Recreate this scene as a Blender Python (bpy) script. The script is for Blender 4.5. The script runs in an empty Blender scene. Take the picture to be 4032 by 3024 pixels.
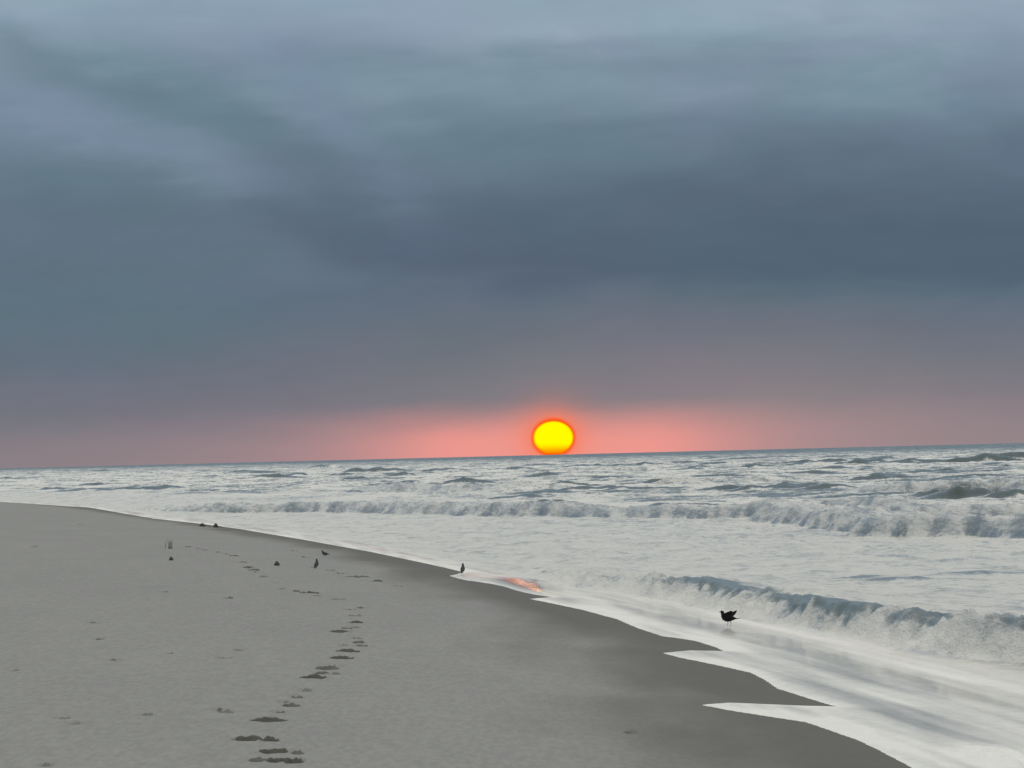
import bpy, math, random
import numpy as np
from mathutils import Vector, Matrix

R = math.radians
scene = bpy.context.scene
col = scene.collection

# ------------------------------------------------------------------ camera
CAM = np.array([0.0, 0.0, 3.7])
HFOV, PITCH, ROLL = R(14.0), R(0.973), math.atan(0.0250)
FPX = 2016 / math.tan(HFOV / 2)            # focal length in photo pixels
cam_d = bpy.data.cameras.new('camera')
cam = bpy.data.objects.new('camera', cam_d)
col.objects.link(cam)
cam_d.sensor_width = 36
cam_d.lens = 18 / math.tan(HFOV / 2)
cam_d.clip_start, cam_d.clip_end = 0.5, 90000
cam.matrix_world = (Matrix.Translation(Vector(CAM)) @ Matrix.Rotation(R(90) + PITCH, 4, 'X')
                    @ Matrix.Rotation(-ROLL, 4, 'Z'))
scene.camera = cam
CR = np.array(cam.matrix_world.to_3x3())
SUN_AZ, SUN_EL = R(0.55), R(0.222)
SUN_DIST = 21000.0

# ------------------------------------------------------------------ node helpers
def lin(*c):
    def f(v):
        v /= 255.0
        return v / 12.92 if v <= 0.04045 else ((v + 0.055) / 1.055) ** 2.4
    return tuple(f(v) for v in c) + (1.0,)

class G:
    """small node-graph writer"""
    def __init__(self, tree):
        self.t = tree
        tree.nodes.clear()
    def n(self, kind, **kw):
        nd = self.t.nodes.new(kind)
        for k, v in kw.items():
            setattr(nd, k, v)
        return nd
    def put(self, sock, v):
        if hasattr(v, 'is_output'):
            self.t.links.new(v, sock)
        else:
            sock.default_value = v
    def m(self, op, a, b=0.0, c=0.0, clamp=False):
        nd = self.n('ShaderNodeMath', operation=op, use_clamp=clamp)
        for s, v in zip(nd.inputs, (a, b, c)):
            self.put(s, v)
        return nd.outputs[0]
    def ss(self, v, lo, hi, a=0.0, b=1.0):
        nd = self.n('ShaderNodeMapRange', interpolation_type='SMOOTHSTEP')
        for i, q in enumerate((v, lo, hi, a, b)):
            self.put(nd.inputs[i], q)
        return nd.outputs[0]
    def mix(self, f, a, b, blend='MIX'):
        nd = self.n('ShaderNodeMix', data_type='RGBA', blend_type=blend)
        self.put(nd.inputs[0], f); self.put(nd.inputs[6], a); self.put(nd.inputs[7], b)
        return nd.outputs[2]
    def mapping(self, vec, scale=(1, 1, 1), rot=(0, 0, 0), loc=(0, 0, 0)):
        nd = self.n('ShaderNodeMapping')
        self.put(nd.inputs[0], vec)
        nd.inputs[1].default_value = loc; nd.inputs[2].default_value = rot; nd.inputs[3].default_value = scale
        return nd.outputs[0]
    def noise(self, vec, scale, detail=3, rough=0.55, dist=0.0):
        nd = self.n('ShaderNodeTexNoise')
        self.put(nd.inputs['Vector'], vec)
        nd.inputs['Scale'].default_value = scale; nd.inputs['Detail'].default_value = detail
        nd.inputs['Roughness'].default_value = rough; nd.inputs['Distortion'].default_value = dist
        return nd.outputs['Fac']
    def ramp(self, f, stops, interp='EASE'):
        nd = self.n('ShaderNodeValToRGB')
        self.put(nd.inputs[0], f)
        el = nd.color_ramp.elements
        nd.color_ramp.interpolation = interp
        while len(el) < len(stops):
            el.new(0.5)
        for e, (p, c) in zip(el, stops):
            e.position = p; e.color = c
        return nd.outputs[0]
    def blob(self, x, y, cx, cy, rx, ry):
        dx = self.m('DIVIDE', self.m('SUBTRACT', x, cx), rx)
        dy = self.m('DIVIDE', self.m('SUBTRACT', y, cy), ry)
        r2 = self.m('ADD', self.m('MULTIPLY', dx, dx), self.m('MULTIPLY', dy, dy))
        return self.m('EXPONENT', self.m('MULTIPLY', r2, -1.0))

# ------------------------------------------------------------------ world: overcast dawn sky
world = bpy.data.worlds.new('World')
scene.world = world
world.use_nodes = True
g = G(world.node_tree)
vec = g.n('ShaderNodeTexCoord').outputs['Generated']
sep = g.n('ShaderNodeSeparateXYZ'); g.put(sep.inputs[0], vec)
DEG = 180 / math.pi
az = g.m('MULTIPLY', g.m('ARCTAN2', sep.outputs[0], sep.outputs[1]), DEG)
el = g.m('MULTIPLY', g.m('ARCSINE', sep.outputs[2]), DEG)
# cloud warp: wide flat billows
w1 = g.noise(g.mapping(vec, (9, 9, 40), (0, R(12), 0), (3.1, 0, 0.7)), 1.0, 3, 0.5, 0.5)
w2 = g.noise(g.mapping(vec, (26, 26, 95), (0, R(-9), 0), (7.3, 0, 2.7)), 1.0, 4, 0.55, 0.4)
wv = g.m('ADD', g.m('MULTIPLY', g.m('SUBTRACT', w1, 0.5), 2.6), g.m('MULTIPLY', g.m('SUBTRACT', w2, 0.5), 0.9))
amt = g.ss(el, 0.5, 3.0, 0.15, 1.0)
elw = g.m('MAXIMUM', g.m('ADD', el, g.m('MULTIPLY', wv, amt)), 0.0)
t = g.m('POWER', g.m('DIVIDE', elw, 90.0), 0.4)
tp = lambda d: (d / 90.0) ** 0.4
base = g.ramp(t, [
    (0.0, lin(122, 120, 128)), (tp(0.6), lin(112, 116, 127)), (tp(1.4), lin(96, 112, 126)),
    (tp(2.4), lin(89, 112, 127)), (tp(3.4), lin(95, 118, 135)), (tp(4.6), lin(108, 132, 150)),
    (tp(6.2), lin(142, 165, 182)), (tp(9), lin(156, 176, 191)), (tp(20), (0.37, 0.45, 0.55, 1)),
    (tp(45), (0.74, 0.80, 0.86, 1)), (1.0, (1.72, 1.54, 1.22, 1))], 'LINEAR')
# dark cloud deck with a sloping lower edge, paler pools and streaks on the left
wn = g.m('MULTIPLY', g.m('SUBTRACT', w2, 0.5), 0.9)
wn2 = g.m('ADD', wn, g.m('MULTIPLY', g.m('SUBTRACT', w1, 0.5), 0.7))
low = g.m('ADD', 1.95, g.m('MULTIPLY', 0.85, g.m('EXPONENT', g.m('DIVIDE', g.m('ADD', az, 3.0), -1.6))))
ab = g.m('ADD', g.m('SUBTRACT', el, low), wn)
deck = g.m('MULTIPLY', g.m('MULTIPLY', g.ss(ab, -0.15, 0.55), g.ss(g.m('ADD', el, wn2), 4.9, 2.7)), g.ss(g.m('ABSOLUTE', g.m('SUBTRACT', az, 3.0)), 9.0, 4.5))
base = g.mix(g.m('MULTIPLY', deck, 0.62), base, lin(70, 92, 114))
def stripe(a0, e0, slope, width, alo, ahi, soft):
    d = g.m('DIVIDE', g.m('ADD', g.m('SUBTRACT', el, g.m('ADD', e0, g.m('MULTIPLY', g.m('SUBTRACT', az, a0), slope))), wn2), width)
    core = g.m('EXPONENT', g.m('MULTIPLY', g.m('MULTIPLY', d, d), -1.0))
    return g.m('MULTIPLY', core, g.m('MULTIPLY', g.ss(az, alo - soft, alo + soft), g.ss(az, ahi + soft, ahi - soft)))
base = g.mix(g.m('MULTIPLY', stripe(-5.5, 4.55, -0.30, 0.40, -7.2, -3.4, 1.2), 0.75), base, lin(124, 145, 167))
base = g.mix(g.m('MULTIPLY', stripe(-5.5, 5.15, -0.36, 0.36, -7.5, -2.0, 1.2), 0.50), base, lin(92, 119, 133))
base = g.mix(g.m('MULTIPLY', stripe(-2.4, 4.7, -0.9, 0.50, -3.2, -1.6, 0.9), 0.50), base, lin(120, 142, 166))
base = g.mix(g.m('MULTIPLY', stripe(0.0, 4.45, -0.16, 0.34, -1.5, 7.5, 1.2), 0.25), base, lin(92, 118, 135))
base = g.mix(g.m('MULTIPLY', stripe(2.0, 5.9, 0.05, 0.35, -1.0, 9.0, 1.5), 0.45), base, lin(158, 178, 194))
base = g.mix(g.m('MULTIPLY', stripe(-6.0, 2.3, 0.0, 1.1, -30.0, -3.0, 2.0), 0.5), base, lin(92, 117, 131))
hue = g.noise(g.mapping(vec, (14, 14, 42), (0, R(20), 0), (1.3, 0, 5.1)), 1.0, 3, 0.5, 0.4)
base = g.mix(1.0, base, g.mix(g.ss(hue, 0.36, 0.64), (0.965, 1.012, 0.99, 1), (1.035, 0.99, 1.025, 1)), 'MULTIPLY')
fine = g.noise(g.mapping(vec, (40, 40, 110), (0, R(14), 0)), 1.0, 5, 0.6, 0.6)
base = g.mix(1.0, base, g.mix(fine, (0.91, 0.915, 0.92, 1), (1.09, 1.085, 1.08, 1)), 'MULTIPLY')
# warm air near the horizon under the cloud base, around the sun
das = g.m('SUBTRACT', az, math.degrees(SUN_AZ))
des = g.m('SUBTRACT', el, math.degrees(SUN_EL))
lor = g.m('DIVIDE', 1.0, g.m('ADD', 1.0, g.m('POWER', g.m('ABSOLUTE', g.m('DIVIDE', das, 2.3)), 1.6)))
edge = g.m('ADD', el, g.m('MULTIPLY', g.m('SUBTRACT', w2, 0.5), 0.28))
band = g.m('MULTIPLY', g.ss(edge, 0.80, 0.12), g.ss(lor, 0.0, 0.7, 0.25, 0.95))
mist = g.m('MULTIPLY', g.ss(edge, 2.3, 0.2), g.m('MULTIPLY', g.m('DIVIDE', 1.0, g.m('ADD', 1.0, g.m('POWER', g.m('ABSOLUTE', g.m('DIVIDE', g.m('SUBTRACT', az, 3.2), 5.0)), 2.0))), 0.62))
base = g.mix(mist, base, lin(158, 142, 143))
base = g.mix(band, base, g.mix(g.ss(lor, 0.15, 0.75), lin(172, 145, 148), lin(244, 156, 146)))
rr = g.m('SQRT', g.m('ADD', g.m('MULTIPLY', das, das), g.m('MULTIPLY', g.m('MULTIPLY', des, des), 1.25)))
halo = g.m('EXPONENT', g.m('MULTIPLY', g.m('MAXIMUM', g.m('SUBTRACT', rr, 0.27), 0.0), -6.0))
base = g.mix(g.m('MULTIPLY', halo, 0.95), base, lin(255, 128, 92))
rim = g.ss(rr, 0.335, 0.27)
base = g.mix(rim, base, lin(255, 96, 28))
sky = g.n('ShaderNodeTexSky', sky_type='NISHITA', sun_disc=False, sun_elevation=SUN_EL,
          sun_rotation=SUN_AZ, air_density=1.0, dust_density=2.0, ozone_density=1.0)
bg1 = g.n('ShaderNodeBackground'); g.put(bg1.inputs[0], base); bg1.inputs[1].default_value = 1.0
bg2 = g.n('ShaderNodeBackground'); g.put(bg2.inputs[0], sky.outputs[0]); bg2.inputs[1].default_value = 0.05
ad = g.n('ShaderNodeMixShader'); ad.inputs[0].default_value = 0.04
g.put(ad.inputs[1], bg1.outputs[0]); g.put(ad.inputs[2], bg2.outputs[0])
g.put(g.n('ShaderNodeOutputWorld').inputs[0], ad.outputs[0])

# ------------------------------------------------------------------ sun lamp and exposure
sl = bpy.data.lights.new('sun_lamp', 'SUN')
sl.energy, sl.angle, sl.color = 0.10, R(0.53), (1.0, 0.48, 0.42)
slo = bpy.data.objects.new('sun_lamp', sl)
col.objects.link(slo)
SUN_DIR = Vector((math.sin(SUN_AZ) * math.cos(SUN_EL), math.cos(SUN_AZ) * math.cos(SUN_EL), math.sin(SUN_EL)))
slo.rotation_euler = SUN_DIR.to_track_quat('Z', 'Y').to_euler()
slo.location = (0, 60, 60)
vs = scene.view_settings
vs.view_transform, vs.look, vs.gamma, vs.exposure, vs.use_curve_mapping = 'Standard', 'None', 1.0, 0.0, False
scene.render.engine = 'CYCLES'
scene.cycles.sample_clamp_indirect = 3.0
scene.cycles.sample_clamp_direct = 6.0
scene.cycles.max_bounces = 5

# ------------------------------------------------------------------ noise in numpy
rng = np.random.default_rng(7)
_perm = rng.permutation(512)
_perm = np.concatenate([_perm, _perm]).astype(np.int32)
_grad = np.stack([np.cos(np.arange(512) * 2.399963), np.sin(np.arange(512) * 2.399963)], 1).astype(np.float32)
def pn(x, y):
    x = np.asarray(x, np.float64); y = np.asarray(y, np.float64)
    xi = np.floor(x); yi = np.floor(y)
    fx = (x - xi).astype(np.float32); fy = (y - yi).astype(np.float32)
    xi = xi.astype(np.int64) & 511; yi = yi.astype(np.int64) & 511
    x1 = (xi + 1) & 511; y1 = (yi + 1) & 511
    u = fx * fx * fx * (fx * (fx * 6 - 15) + 10); v = fy * fy * fy * (fy * (fy * 6 - 15) + 10)
    def gr(ix, iy, dx, dy):
        q = _grad[_perm[_perm[ix] + iy]]
        return q[..., 0] * dx + q[..., 1] * dy
    a = gr(xi, yi, fx, fy); b = gr(x1, yi, fx - 1, fy)
    c = gr(xi, y1, fx, fy - 1); d = gr(x1, y1, fx - 1, fy - 1)
    return (a + u * (b - a)) * (1 - v) + (c + u * (d - c)) * v
def fbm(x, y, oct=3, gain=0.5):
    r = 0; a = 1.0
    for i in range(oct):
        r = r + a * pn(x + 17.3 * i, y - 9.1 * i); x = x * 2.03; y = y * 2.03; a *= gain
    return r
def sstep(x, lo, hi):
    q = np.clip((x - lo) / (hi - lo), 0, 1)
    return q * q * (3 - 2 * q)

# ------------------------------------------------------------------ terrain model
YS = np.array([-400, 0, 30, 47.7, 67, 85, 130, 190, 264, 330, 406, 457, 600, 1500, 5000, 30000.])
XS = np.array([14, 6.5, 4.95, 4.6, 4.0, 2.8, -1.5, -9.0, -20.4, -31.4, -45., -55.5, -91., -350., -1400., -8800.])
_yy = np.linspace(-400, 3000, 6000)
_xx = np.interp(_yy, YS, XS)
_k = np.exp(-np.linspace(-2.5, 2.5, 41) ** 2); _k /= _k.sum()
_xx = np.convolve(np.pad(_xx, 20, mode='edge'), _k, mode='valid')
def shore_x(y):
    return np.where(y < 2900, np.interp(y, _yy, _xx), np.interp(y, YS, XS))
def shore_s(x, y):
    c = np.interp(y, [0, 90, 140, 300, 600, 3000], [1, 0.995, 0.99, 0.97, 0.96, 0.95])
    return (x - shore_x(y)) * c
def bed(x, y):
    """smooth beach profile without prints"""
    s = shore_s(x, y)
    land = 1.25 * (1 - np.exp(-np.maximum(-s, 0) * 0.062 / 1.25))
    z = np.where(s < 0, land, -np.minimum(s, 40) * 0.062)
    z = z + 2.0 * sstep(y * 1.0 + 0 * x, 24, 4) * sstep(s, -0.5, -6) - 0.0
    return z
def ray(u, v):
    d = CR @ np.array([(u - 2016) / FPX, -(v - 1512) / FPX, -1.0])
    return d / d[1]
def ground(u, v, h=None):
    """place on the beach (or on level h) seen at photo pixel u, v"""
    d = ray(u, v)
    z = 0.0 if h is None else h
    for _ in range(40):
        k = (z - CAM[2]) / d[2]
        p = CAM + d * k
        if h is not None:
            break
        z = 0.5 * z + 0.5 * max(-0.12, float(bed(p[0], p[1])))
    return p

# a steeper, even stretch of the beach face that mirrors the glow round the sun
_pm = ground(1140 * 4032 / 2212, 1264 * 4032 / 2212)
_in = Vector(_pm - CAM).normalized()
_out = Vector((math.sin(R(0.62)), math.cos(R(0.62)), math.tan(R(0.70)))).normalized()
_nm = (_out - _in).normalized()
MG = (-_nm.x / _nm.z, -_nm.y / _nm.z)
print('MIRROR', _pm, MG)
_e = 0.05
_b0 = bed(np.array([_pm[0], _pm[0] + _e, _pm[0]]), np.array([_pm[1], _pm[1], _pm[1] + _e]))
MC = (MG[0] - (_b0[1] - _b0[0]) / _e, MG[1] - (_b0[2] - _b0[0]) / _e)
print('MIRROR corr', MC)
def mirror_w(x, y):
    return np.exp(-((x - _pm[0]) / 1.6) ** 4 - ((y - _pm[1]) / 8.0) ** 4)

# edge of the wet film of the last swash (photo frame 2212 wide -> world)
K = 4032 / 2212
EDGE = [(0, 1084), (120, 1092), (190, 1096), (260, 1108), (330, 1120), (430, 1131), (520, 1143), (620, 1160),
        (700, 1174), (800, 1192), (900, 1213), (960, 1226), (1000, 1236), (985, 1241), (970, 1244), (1000, 1253),
        (1050, 1264), (1110, 1277), (1165, 1286), (1200, 1291), (1165, 1292), (1145, 1294), (1190, 1303), (1260, 1318), (1330, 1337),
        (1380, 1358), (1430, 1374), (1500, 1384), (1545, 1398), (1566, 1409), (1520, 1408), (1470, 1407), (1432, 1411), (1470, 1421), (1545, 1436),
        (1620, 1453), (1650, 1468), (1680, 1488), (1750, 1510), (1790, 1522), (1815, 1529), (1740, 1527), (1620, 1522), (1550, 1520), (1516, 1523),
        (1560, 1532), (1640, 1545), (1740, 1560), (1790, 1577), (1850, 1598), (1900, 1622), (1950, 1648), (1985, 1668), (2030, 1700)]
EW = np.array([ground(u * K, v * K)[:2] for u, v in EDGE])
far_e = np.array([[float(shore_x(np.array(y))), y] for y in (16000., 5000., 2200., 1500., 1000., 700., 520., 420.)])
far_e = far_e[far_e[:, 1] > EW[0, 1] + 40]
near_e = np.array([[5.3, 40.], [5.6, 32.], [6.2, 15.], [7.0, 0.], [9., -60.], [14., -400.]])
near_e = near_e[near_e[:, 1] < EW[-1, 1] - 2]
EDGEW = np.concatenate([far_e, EW, near_e])
def signed_shore(x, y):
    """distance to the water edge, positive on the wet side"""
    best = np.full(x.shape, 1e9); cross = np.zeros(x.shape, np.int32)
    A, B = EDGEW[:-1], EDGEW[1:]
    for (ax, ay), (bx, by) in zip(A, B):
        dx, dy = bx - ax, by - ay
        # measured in a space squeezed along the shore so that tongues stay sharp
        q = np.clip(((x - ax) * dx + (y - ay) * dy) / (dx * dx + dy * dy), 0, 1)
        dd = np.hypot(x - ax - q * dx, y - ay - q * dy)
        best = np.minimum(best, dd)
        hit = ((ay > y) != (by > y))
        xi = ax + (y - ay) * (dx / dy if dy else 0)
        cross += (hit & (xi < x)).astype(np.int32)
    return np.where(cross % 2 == 1, best, -best)

# ------------------------------------------------------------------ footprints
# photo pixels (4032 frame), width in pixels, depth factor
PRINTS = [(1217, 2334, 60, .9), (1331, 2361, 60, .4), (1290, 2350, 40, .35), (1381, 2401, 50, .5), (1420, 2394, 40, .5), (1395, 2424, 60, .4),
          (1400, 2452, 45, .8), (1341, 2488, 66, 1.), (1362, 2474, 40, .5), (1425, 2543, 50, .5), (1405, 2515, 40, .35), (1368, 2567, 72, 1.),
          (1343, 2594, 72, 1.), (1286, 2637, 74, .7), (1330, 2622, 50, .5), (1234, 2674, 84, 1.15), (1320, 2658, 44, .35), (1202, 2719, 50, .45),
          (1145, 2778, 56, .75), (1115, 2762, 40, .4), (1055, 2835, 108, 1.15), (978, 2910, 100, 1.25), (1063, 2914, 56, 1.1), (1080, 2959, 86, 1.2),
          (1169, 2961, 44, .5), (1018, 2995, 60, .6), (1090, 2999, 66, 1.), (1157, 3000, 66, 1.35),
          (978, 2237, 36, .8), (1010, 2255, 40, .5), (1035, 2272, 40, .4), (1110, 2318, 34, .35), (1410, 2273, 74, .7), (1485, 2290, 30, .8),
          (1574, 2309, 50, .4), (1301, 2245, 50, .45), (899, 2356, 26, .6), (854, 2791, 36, .46), (890, 2800, 50, .35), (2481, 2885, 42, .55),
          (740, 2152, 40, .5), (800, 2165, 46, .5), (860, 2175, 40, .46), (920, 2190, 46, .46), (1150, 2170, 50, .46), (1190, 2195, 46, .46), (1250, 2345, 40, .5), (1165, 2326, 36, .46), (1075, 2295, 38, .46), (1000, 2247, 34, .6), (955, 2215, 36, .5), (890, 2184, 30, .46), (770, 2158, 34, .46), (1300, 2632, 44, .6), (1262, 2656, 44, .6), (1170, 2742, 44, .5), (1098, 2800, 44, .5), (1412, 2532, 36, .6), (1398, 2470, 36, .5), (1352, 2540, 30, .4), (1228, 2232, 36, .5), (1340, 2258, 40, .46),
          (132, 2152, 40, .42), (316, 2065, 34, .42), (370, 2451, 56, .4), (390, 2516, 34, .4), (668, 2572, 22, .42), (243, 2823, 60, .4),
          (290, 2845, 50, .3), (179, 3012, 50, .4), (578, 2811, 44, .35), (935, 2560, 44, .3), (880, 2590, 60, .3), (450, 2600, 34, .35),
          (640, 2330, 40, .3), (55, 2640, 28, .35)]
prints = []
prnd = random.Random(5)
for (u, v, w, dep) in PRINTS:
    p = ground(u, v)
    ww = w / FPX * p[1]
    prints.append(dict(x=p[0], y=p[1], w=ww * 0.63, l=0.17 + 0.0030 * p[1] + prnd.uniform(-.04, .05), d=0.058 * (0.35 + 0.65 * dep) * (0.65 + p[1] / 150),
                       a=prnd.uniform(-0.35, 0.35), seed=prnd.uniform(0, 90), k=dep))
def print_depth(x, y):
    """hollow (negative) with a pushed-up far lip"""
    z = np.zeros(x.shape)
    for q in prints:
        near = (np.abs(x - q['x']) < q['w'] * 3) & (np.abs(y - q['y']) < q['l'] * 3.2)
        if not near.any():
            continue
        xx, yy = x[near] - q['x'], y[near] - q['y']
        ca, sa = math.cos(q['a']), math.sin(q['a'])
        px, py = xx * ca + yy * sa * 0.25, yy * 1.0 - xx * sa * 0.6
        wob = 1 + 0.28 * pn(xx * 9 + q['seed'], yy * 4 + q['seed'])
        px, py = px / (q['w'] * wob), py / (q['l'] * wob)
        r = np.hypot(px, py)
        hole = -q['d'] * sstep(r, 1.05, 0.62)
        lip = 0.30 * q['d'] * np.exp(-((py - 1.2) / 0.28) ** 2) * np.exp(-(px / 1.05) ** 4)
        rimz = 0.22 * q['d'] * np.exp(-((r - 1.2) / 0.22) ** 2)
        z[near] += hole + lip + rimz
    return z
def sand_h(x, y, prints_on=True):
    z = bed(x, y)
    s = shore_s(x, y)
    dry = sstep(s, -1.0, -5.0)
    mw = mirror_w(x, y)
    z = z + mw * np.clip(MC[0] * (x - _pm[0]) + MC[1] * (y - _pm[1]), -0.08, 0.08)
    z = z + 0.030 * fbm(x * 0.16, y * 0.045, 3) * dry + 0.010 * fbm(x * 0.8 + 5, y * 0.22, 3) * (0.25 + 0.75 * dry) * (1 - mw)
    z = z + 0.0045 * fbm(x * 3.1, y * 1.1 + 3, 2) * dry + 0.010 * np.maximum(0, fbm(x * 1.5 + 40, y * 0.5, 3) - 0.25) * dry
    if prints_on:
        z = z + print_depth(x, y)
    return z

# ------------------------------------------------------------------ grids
def grid_mesh(name, ang, rad, zfun, keep=None, attrs=None):
    A, Rr = np.meshgrid(ang, rad)
    X = np.sin(A) * Rr; Y = np.cos(A) * Rr
    # rows are lines of equal depth in the dense fan, circles elsewhere
    x, y = X.ravel(), Y.ravel()
    out = zfun(x, y)
    z, extra = out
    nr, nc = len(rad), len(ang)
    i = np.arange(nr * nc).reshape(nr, nc)
    quads = np.stack([i[:-1, :-1], i[:-1, 1:], i[1:, 1:], i[1:, :-1]], -1).reshape(-1, 4)
    quads = quads[:, ::-1]
    if keep is not None:
        kq = keep(x, y, z, extra)
        quads = quads[kq[quads].any(1)]
    used = np.zeros(nr * nc, bool); used[quads.ravel()] = True
    remap = np.cumsum(used) - 1
    quads = remap[quads]
    co = np.stack([x, y, z], 1)[used].astype(np.float32)
    me = bpy.data.meshes.new(name)
    me.vertices.add(len(co)); me.vertices.foreach_set('co', co.ravel())
    nq = len(quads)
    me.loops.add(nq * 4); me.loops.foreach_set('vertex_index', quads.ravel().astype(np.int32))
    me.polygons.add(nq)
    me.polygons.foreach_set('loop_start', np.arange(0, nq * 4, 4, dtype=np.int32))
    me.polygons.foreach_set('loop_total', np.full(nq, 4, np.int32))
    me.polygons.foreach_set('use_smooth', np.ones(nq, bool))
    me.update(calc_edges=True)
    for k, v in extra.items():
        a = me.attributes.new(k, 'FLOAT', 'POINT')
        a.data.foreach_set('value', v[used].astype(np.float32))
    ob = bpy.data.objects.new(name, me)
    col.objects.link(ob)
    return ob
def fan(n, half=9.2, nside=34):
    core = np.linspace(-half, half, n)
    side = half + (180 - half) * np.linspace(0, 1, nside + 1)[1:] ** 2.4
    return np.radians(np.concatenate([-side[::-1], core, side]))
def rows(stops):
    """stops: list of (radius, spacing)"""
    r = [stops[0][0]]
    rs = [s[0] for s in stops]; ds = [s[1] for s in stops]
    while r[-1] < rs[-1]:
        r.append(r[-1] + float(np.interp(r[-1], rs, ds)))
    return np.array(r)

# ------------------------------------------------------------------ materials
def mat(name):
    m = bpy.data.materials.new(name); m.use_nodes = True
    return m, G(m.node_tree)
def finish(g, shader):
    g.put(g.n('ShaderNodeOutputMaterial').inputs[0], shader)
def simple(name, c, rough=0.7, var=0.25, scale=30, spec=0.3):
    m, g = mat(name)
    co = g.n('ShaderNodeTexCoord').outputs['Object']
    nz = g.noise(co, scale, 3)
    b = g.n('ShaderNodeBsdfPrincipled')
    g.put(b.inputs['Base Color'], g.mix(nz, tuple(v * (1 - var) for v in c[:3]) + (1,), tuple(min(1, v * (1 + var)) for v in c[:3]) + (1,)))
    b.inputs['Roughness'].default_value = rough
    b.inputs['Specular IOR Level'].default_value = spec
    finish(g, b.outputs[0])
    return m

# sand
M_SAND, g = mat('sand')
co = g.n('ShaderNodeTexCoord').outputs['Object']
wet = g.n('ShaderNodeAttribute', attribute_name='wet').outputs['Fac']
n1 = g.noise(g.mapping(co, (1, 0.25, 1)), 0.35, 4)
n2 = g.noise(g.mapping(co, (1, 0.3, 1)), 3.0, 4)
n3 = g.noise(g.mapping(co, (1, 0.35, 1)), 60.0, 3, 0.7)
n4 = g.noise(g.mapping(co, (1, 0.18, 1)), 11.0, 3, 0.6)
dryc = g.mix(n1, (0.262, 0.260, 0.243, 1), (0.308, 0.304, 0.281, 1))
dryc = g.mix(1.0, dryc, g.mix(n2, (0.92, 0.92, 0.92, 1), (1.08, 1.08, 1.08, 1)), 'MULTIPLY')
dryc = g.mix(1.0, dryc, g.mix(g.ss(n4, 0.3, 0.7), (0.92, 0.92, 0.92, 1), (1.07, 1.07, 1.07, 1)), 'MULTIPLY')
dryc = g.mix(1.0, dryc, g.mix(n3, (0.80, 0.80, 0.80, 1), (1.20, 1.20, 1.20, 1)), 'MULTIPLY')
grit = g.noise(g.mapping(co, (1, 0.3, 1)), 7.0, 5, 0.75, 0.3)
dryc = g.mix(1.0, dryc, g.mix(g.ss(grit, 0.70, 0.78), (1, 1, 1, 1), (0.72, 0.72, 0.70, 1)), 'MULTIPLY')
wetc = g.mix(n2, (0.116, 0.110, 0.092, 1), (0.142, 0.135, 0.114, 1))
wetc = g.mix(1.0, wetc, g.mix(n3, (0.9, 0.9, 0.9, 1), (1.1, 1.1, 1.1, 1)), 'MULTIPLY')
wf = g.ss(g.m('ADD', wet, g.m('MULTIPLY', g.m('SUBTRACT', n1, 0.5), 0.5)), 0.05, 0.95)
b = g.n('ShaderNodeBsdfPrincipled')
g.put(b.inputs['Base Color'], g.mix(wf, dryc, wetc))
g.put(b.inputs['Roughness'], g.m('SUBTRACT', 0.95, g.m('MULTIPLY', wf, 0.25)))
b.inputs['Specular IOR Level'].default_value = 0.18
bp = g.n('ShaderNodeBump'); bp.inputs['Strength'].default_value = 0.35; bp.inputs['Distance'].default_value = 0.02
g.put(bp.inputs['Height'], g.m('ADD', n3, g.m('MULTIPLY', n4, 1.5)))
g.put(b.inputs['Normal'], bp.outputs[0])
finish(g, b.outputs[0])
M_DAMP_SHADE2 = simple('half_shaded_trodden_sand', (0.145, 0.143, 0.128, 1), 0.95, 0.3, 22, 0.05)  # print linings: shade of the hollows painted into the colour, over damp sand
M_DAMP_SHADE3 = simple('lightly_shaded_trodden_sand', (0.19, 0.192, 0.182, 1), 0.95, 0.3, 22, 0.05)
M_DAMP_SHADE = simple('damp_shaded_trodden_sand', (0.105, 0.102, 0.088, 1), 0.95, 0.3, 22, 0.05)

# sea water with foam
M_SEA, g = mat('sea_water')
geo = g.n('ShaderNodeTexCoord').outputs['Object']
foam = g.n('ShaderNodeAttribute', attribute_name='foam').outputs['Fac']
film = g.n('ShaderNodeAttribute', attribute_name='film').outputs['Fac']
silt = g.n('ShaderNodeAttribute', attribute_name='silt').outputs['Fac']
soft = g.n('ShaderNodeAttribute', attribute_name='soft').outputs['Fac']
alongs = (1, 0.22, 2.2)
fa = g.noise(g.mapping(geo, alongs, (0, 0, R(6))), 0.9, 5, 0.62, 0.8)
fb = g.noise(g.mapping(geo, (0.7, 0.35, 1.6)), 5.5, 4, 0.65, 0.5)
fc = g.noise(g.mapping(geo, (1, 0.45, 1)), 26.0, 3, 0.7)
brk = g.m('ADD', g.m('MULTIPLY', g.m('SUBTRACT', fa, 0.5), 1.25), g.m('MULTIPLY', g.m('SUBTRACT', fb, 0.5), 1.0))
brk = g.m('ADD', brk, g.m('MULTIPLY', g.m('SUBTRACT', fc, 0.5), 0.6))
ff = g.ss(g.m('ADD', foam, brk), 0.22, 0.78)
ff = g.m('MULTIPLY', ff, g.ss(foam, 0.0, 0.25))
thin = g.m('ADD', g.m('MULTIPLY', foam, 0.92), g.m('MULTIPLY', brk, g.m('ADD', 0.16, g.m('MULTIPLY', g.m('SUBTRACT', soft, film), 0.8))), clamp=True)
fd = g.n('ShaderNodeMix', data_type='FLOAT'); g.put(fd.inputs[0], soft); g.put(fd.inputs[2], ff); g.put(fd.inputs[3], thin)
ff = fd.outputs[0]
wb = g.n('ShaderNodeBsdfPrincipled')
wc = g.mix(silt, (0.034, 0.058, 0.050, 1), (0.100, 0.138, 0.090, 1))
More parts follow.
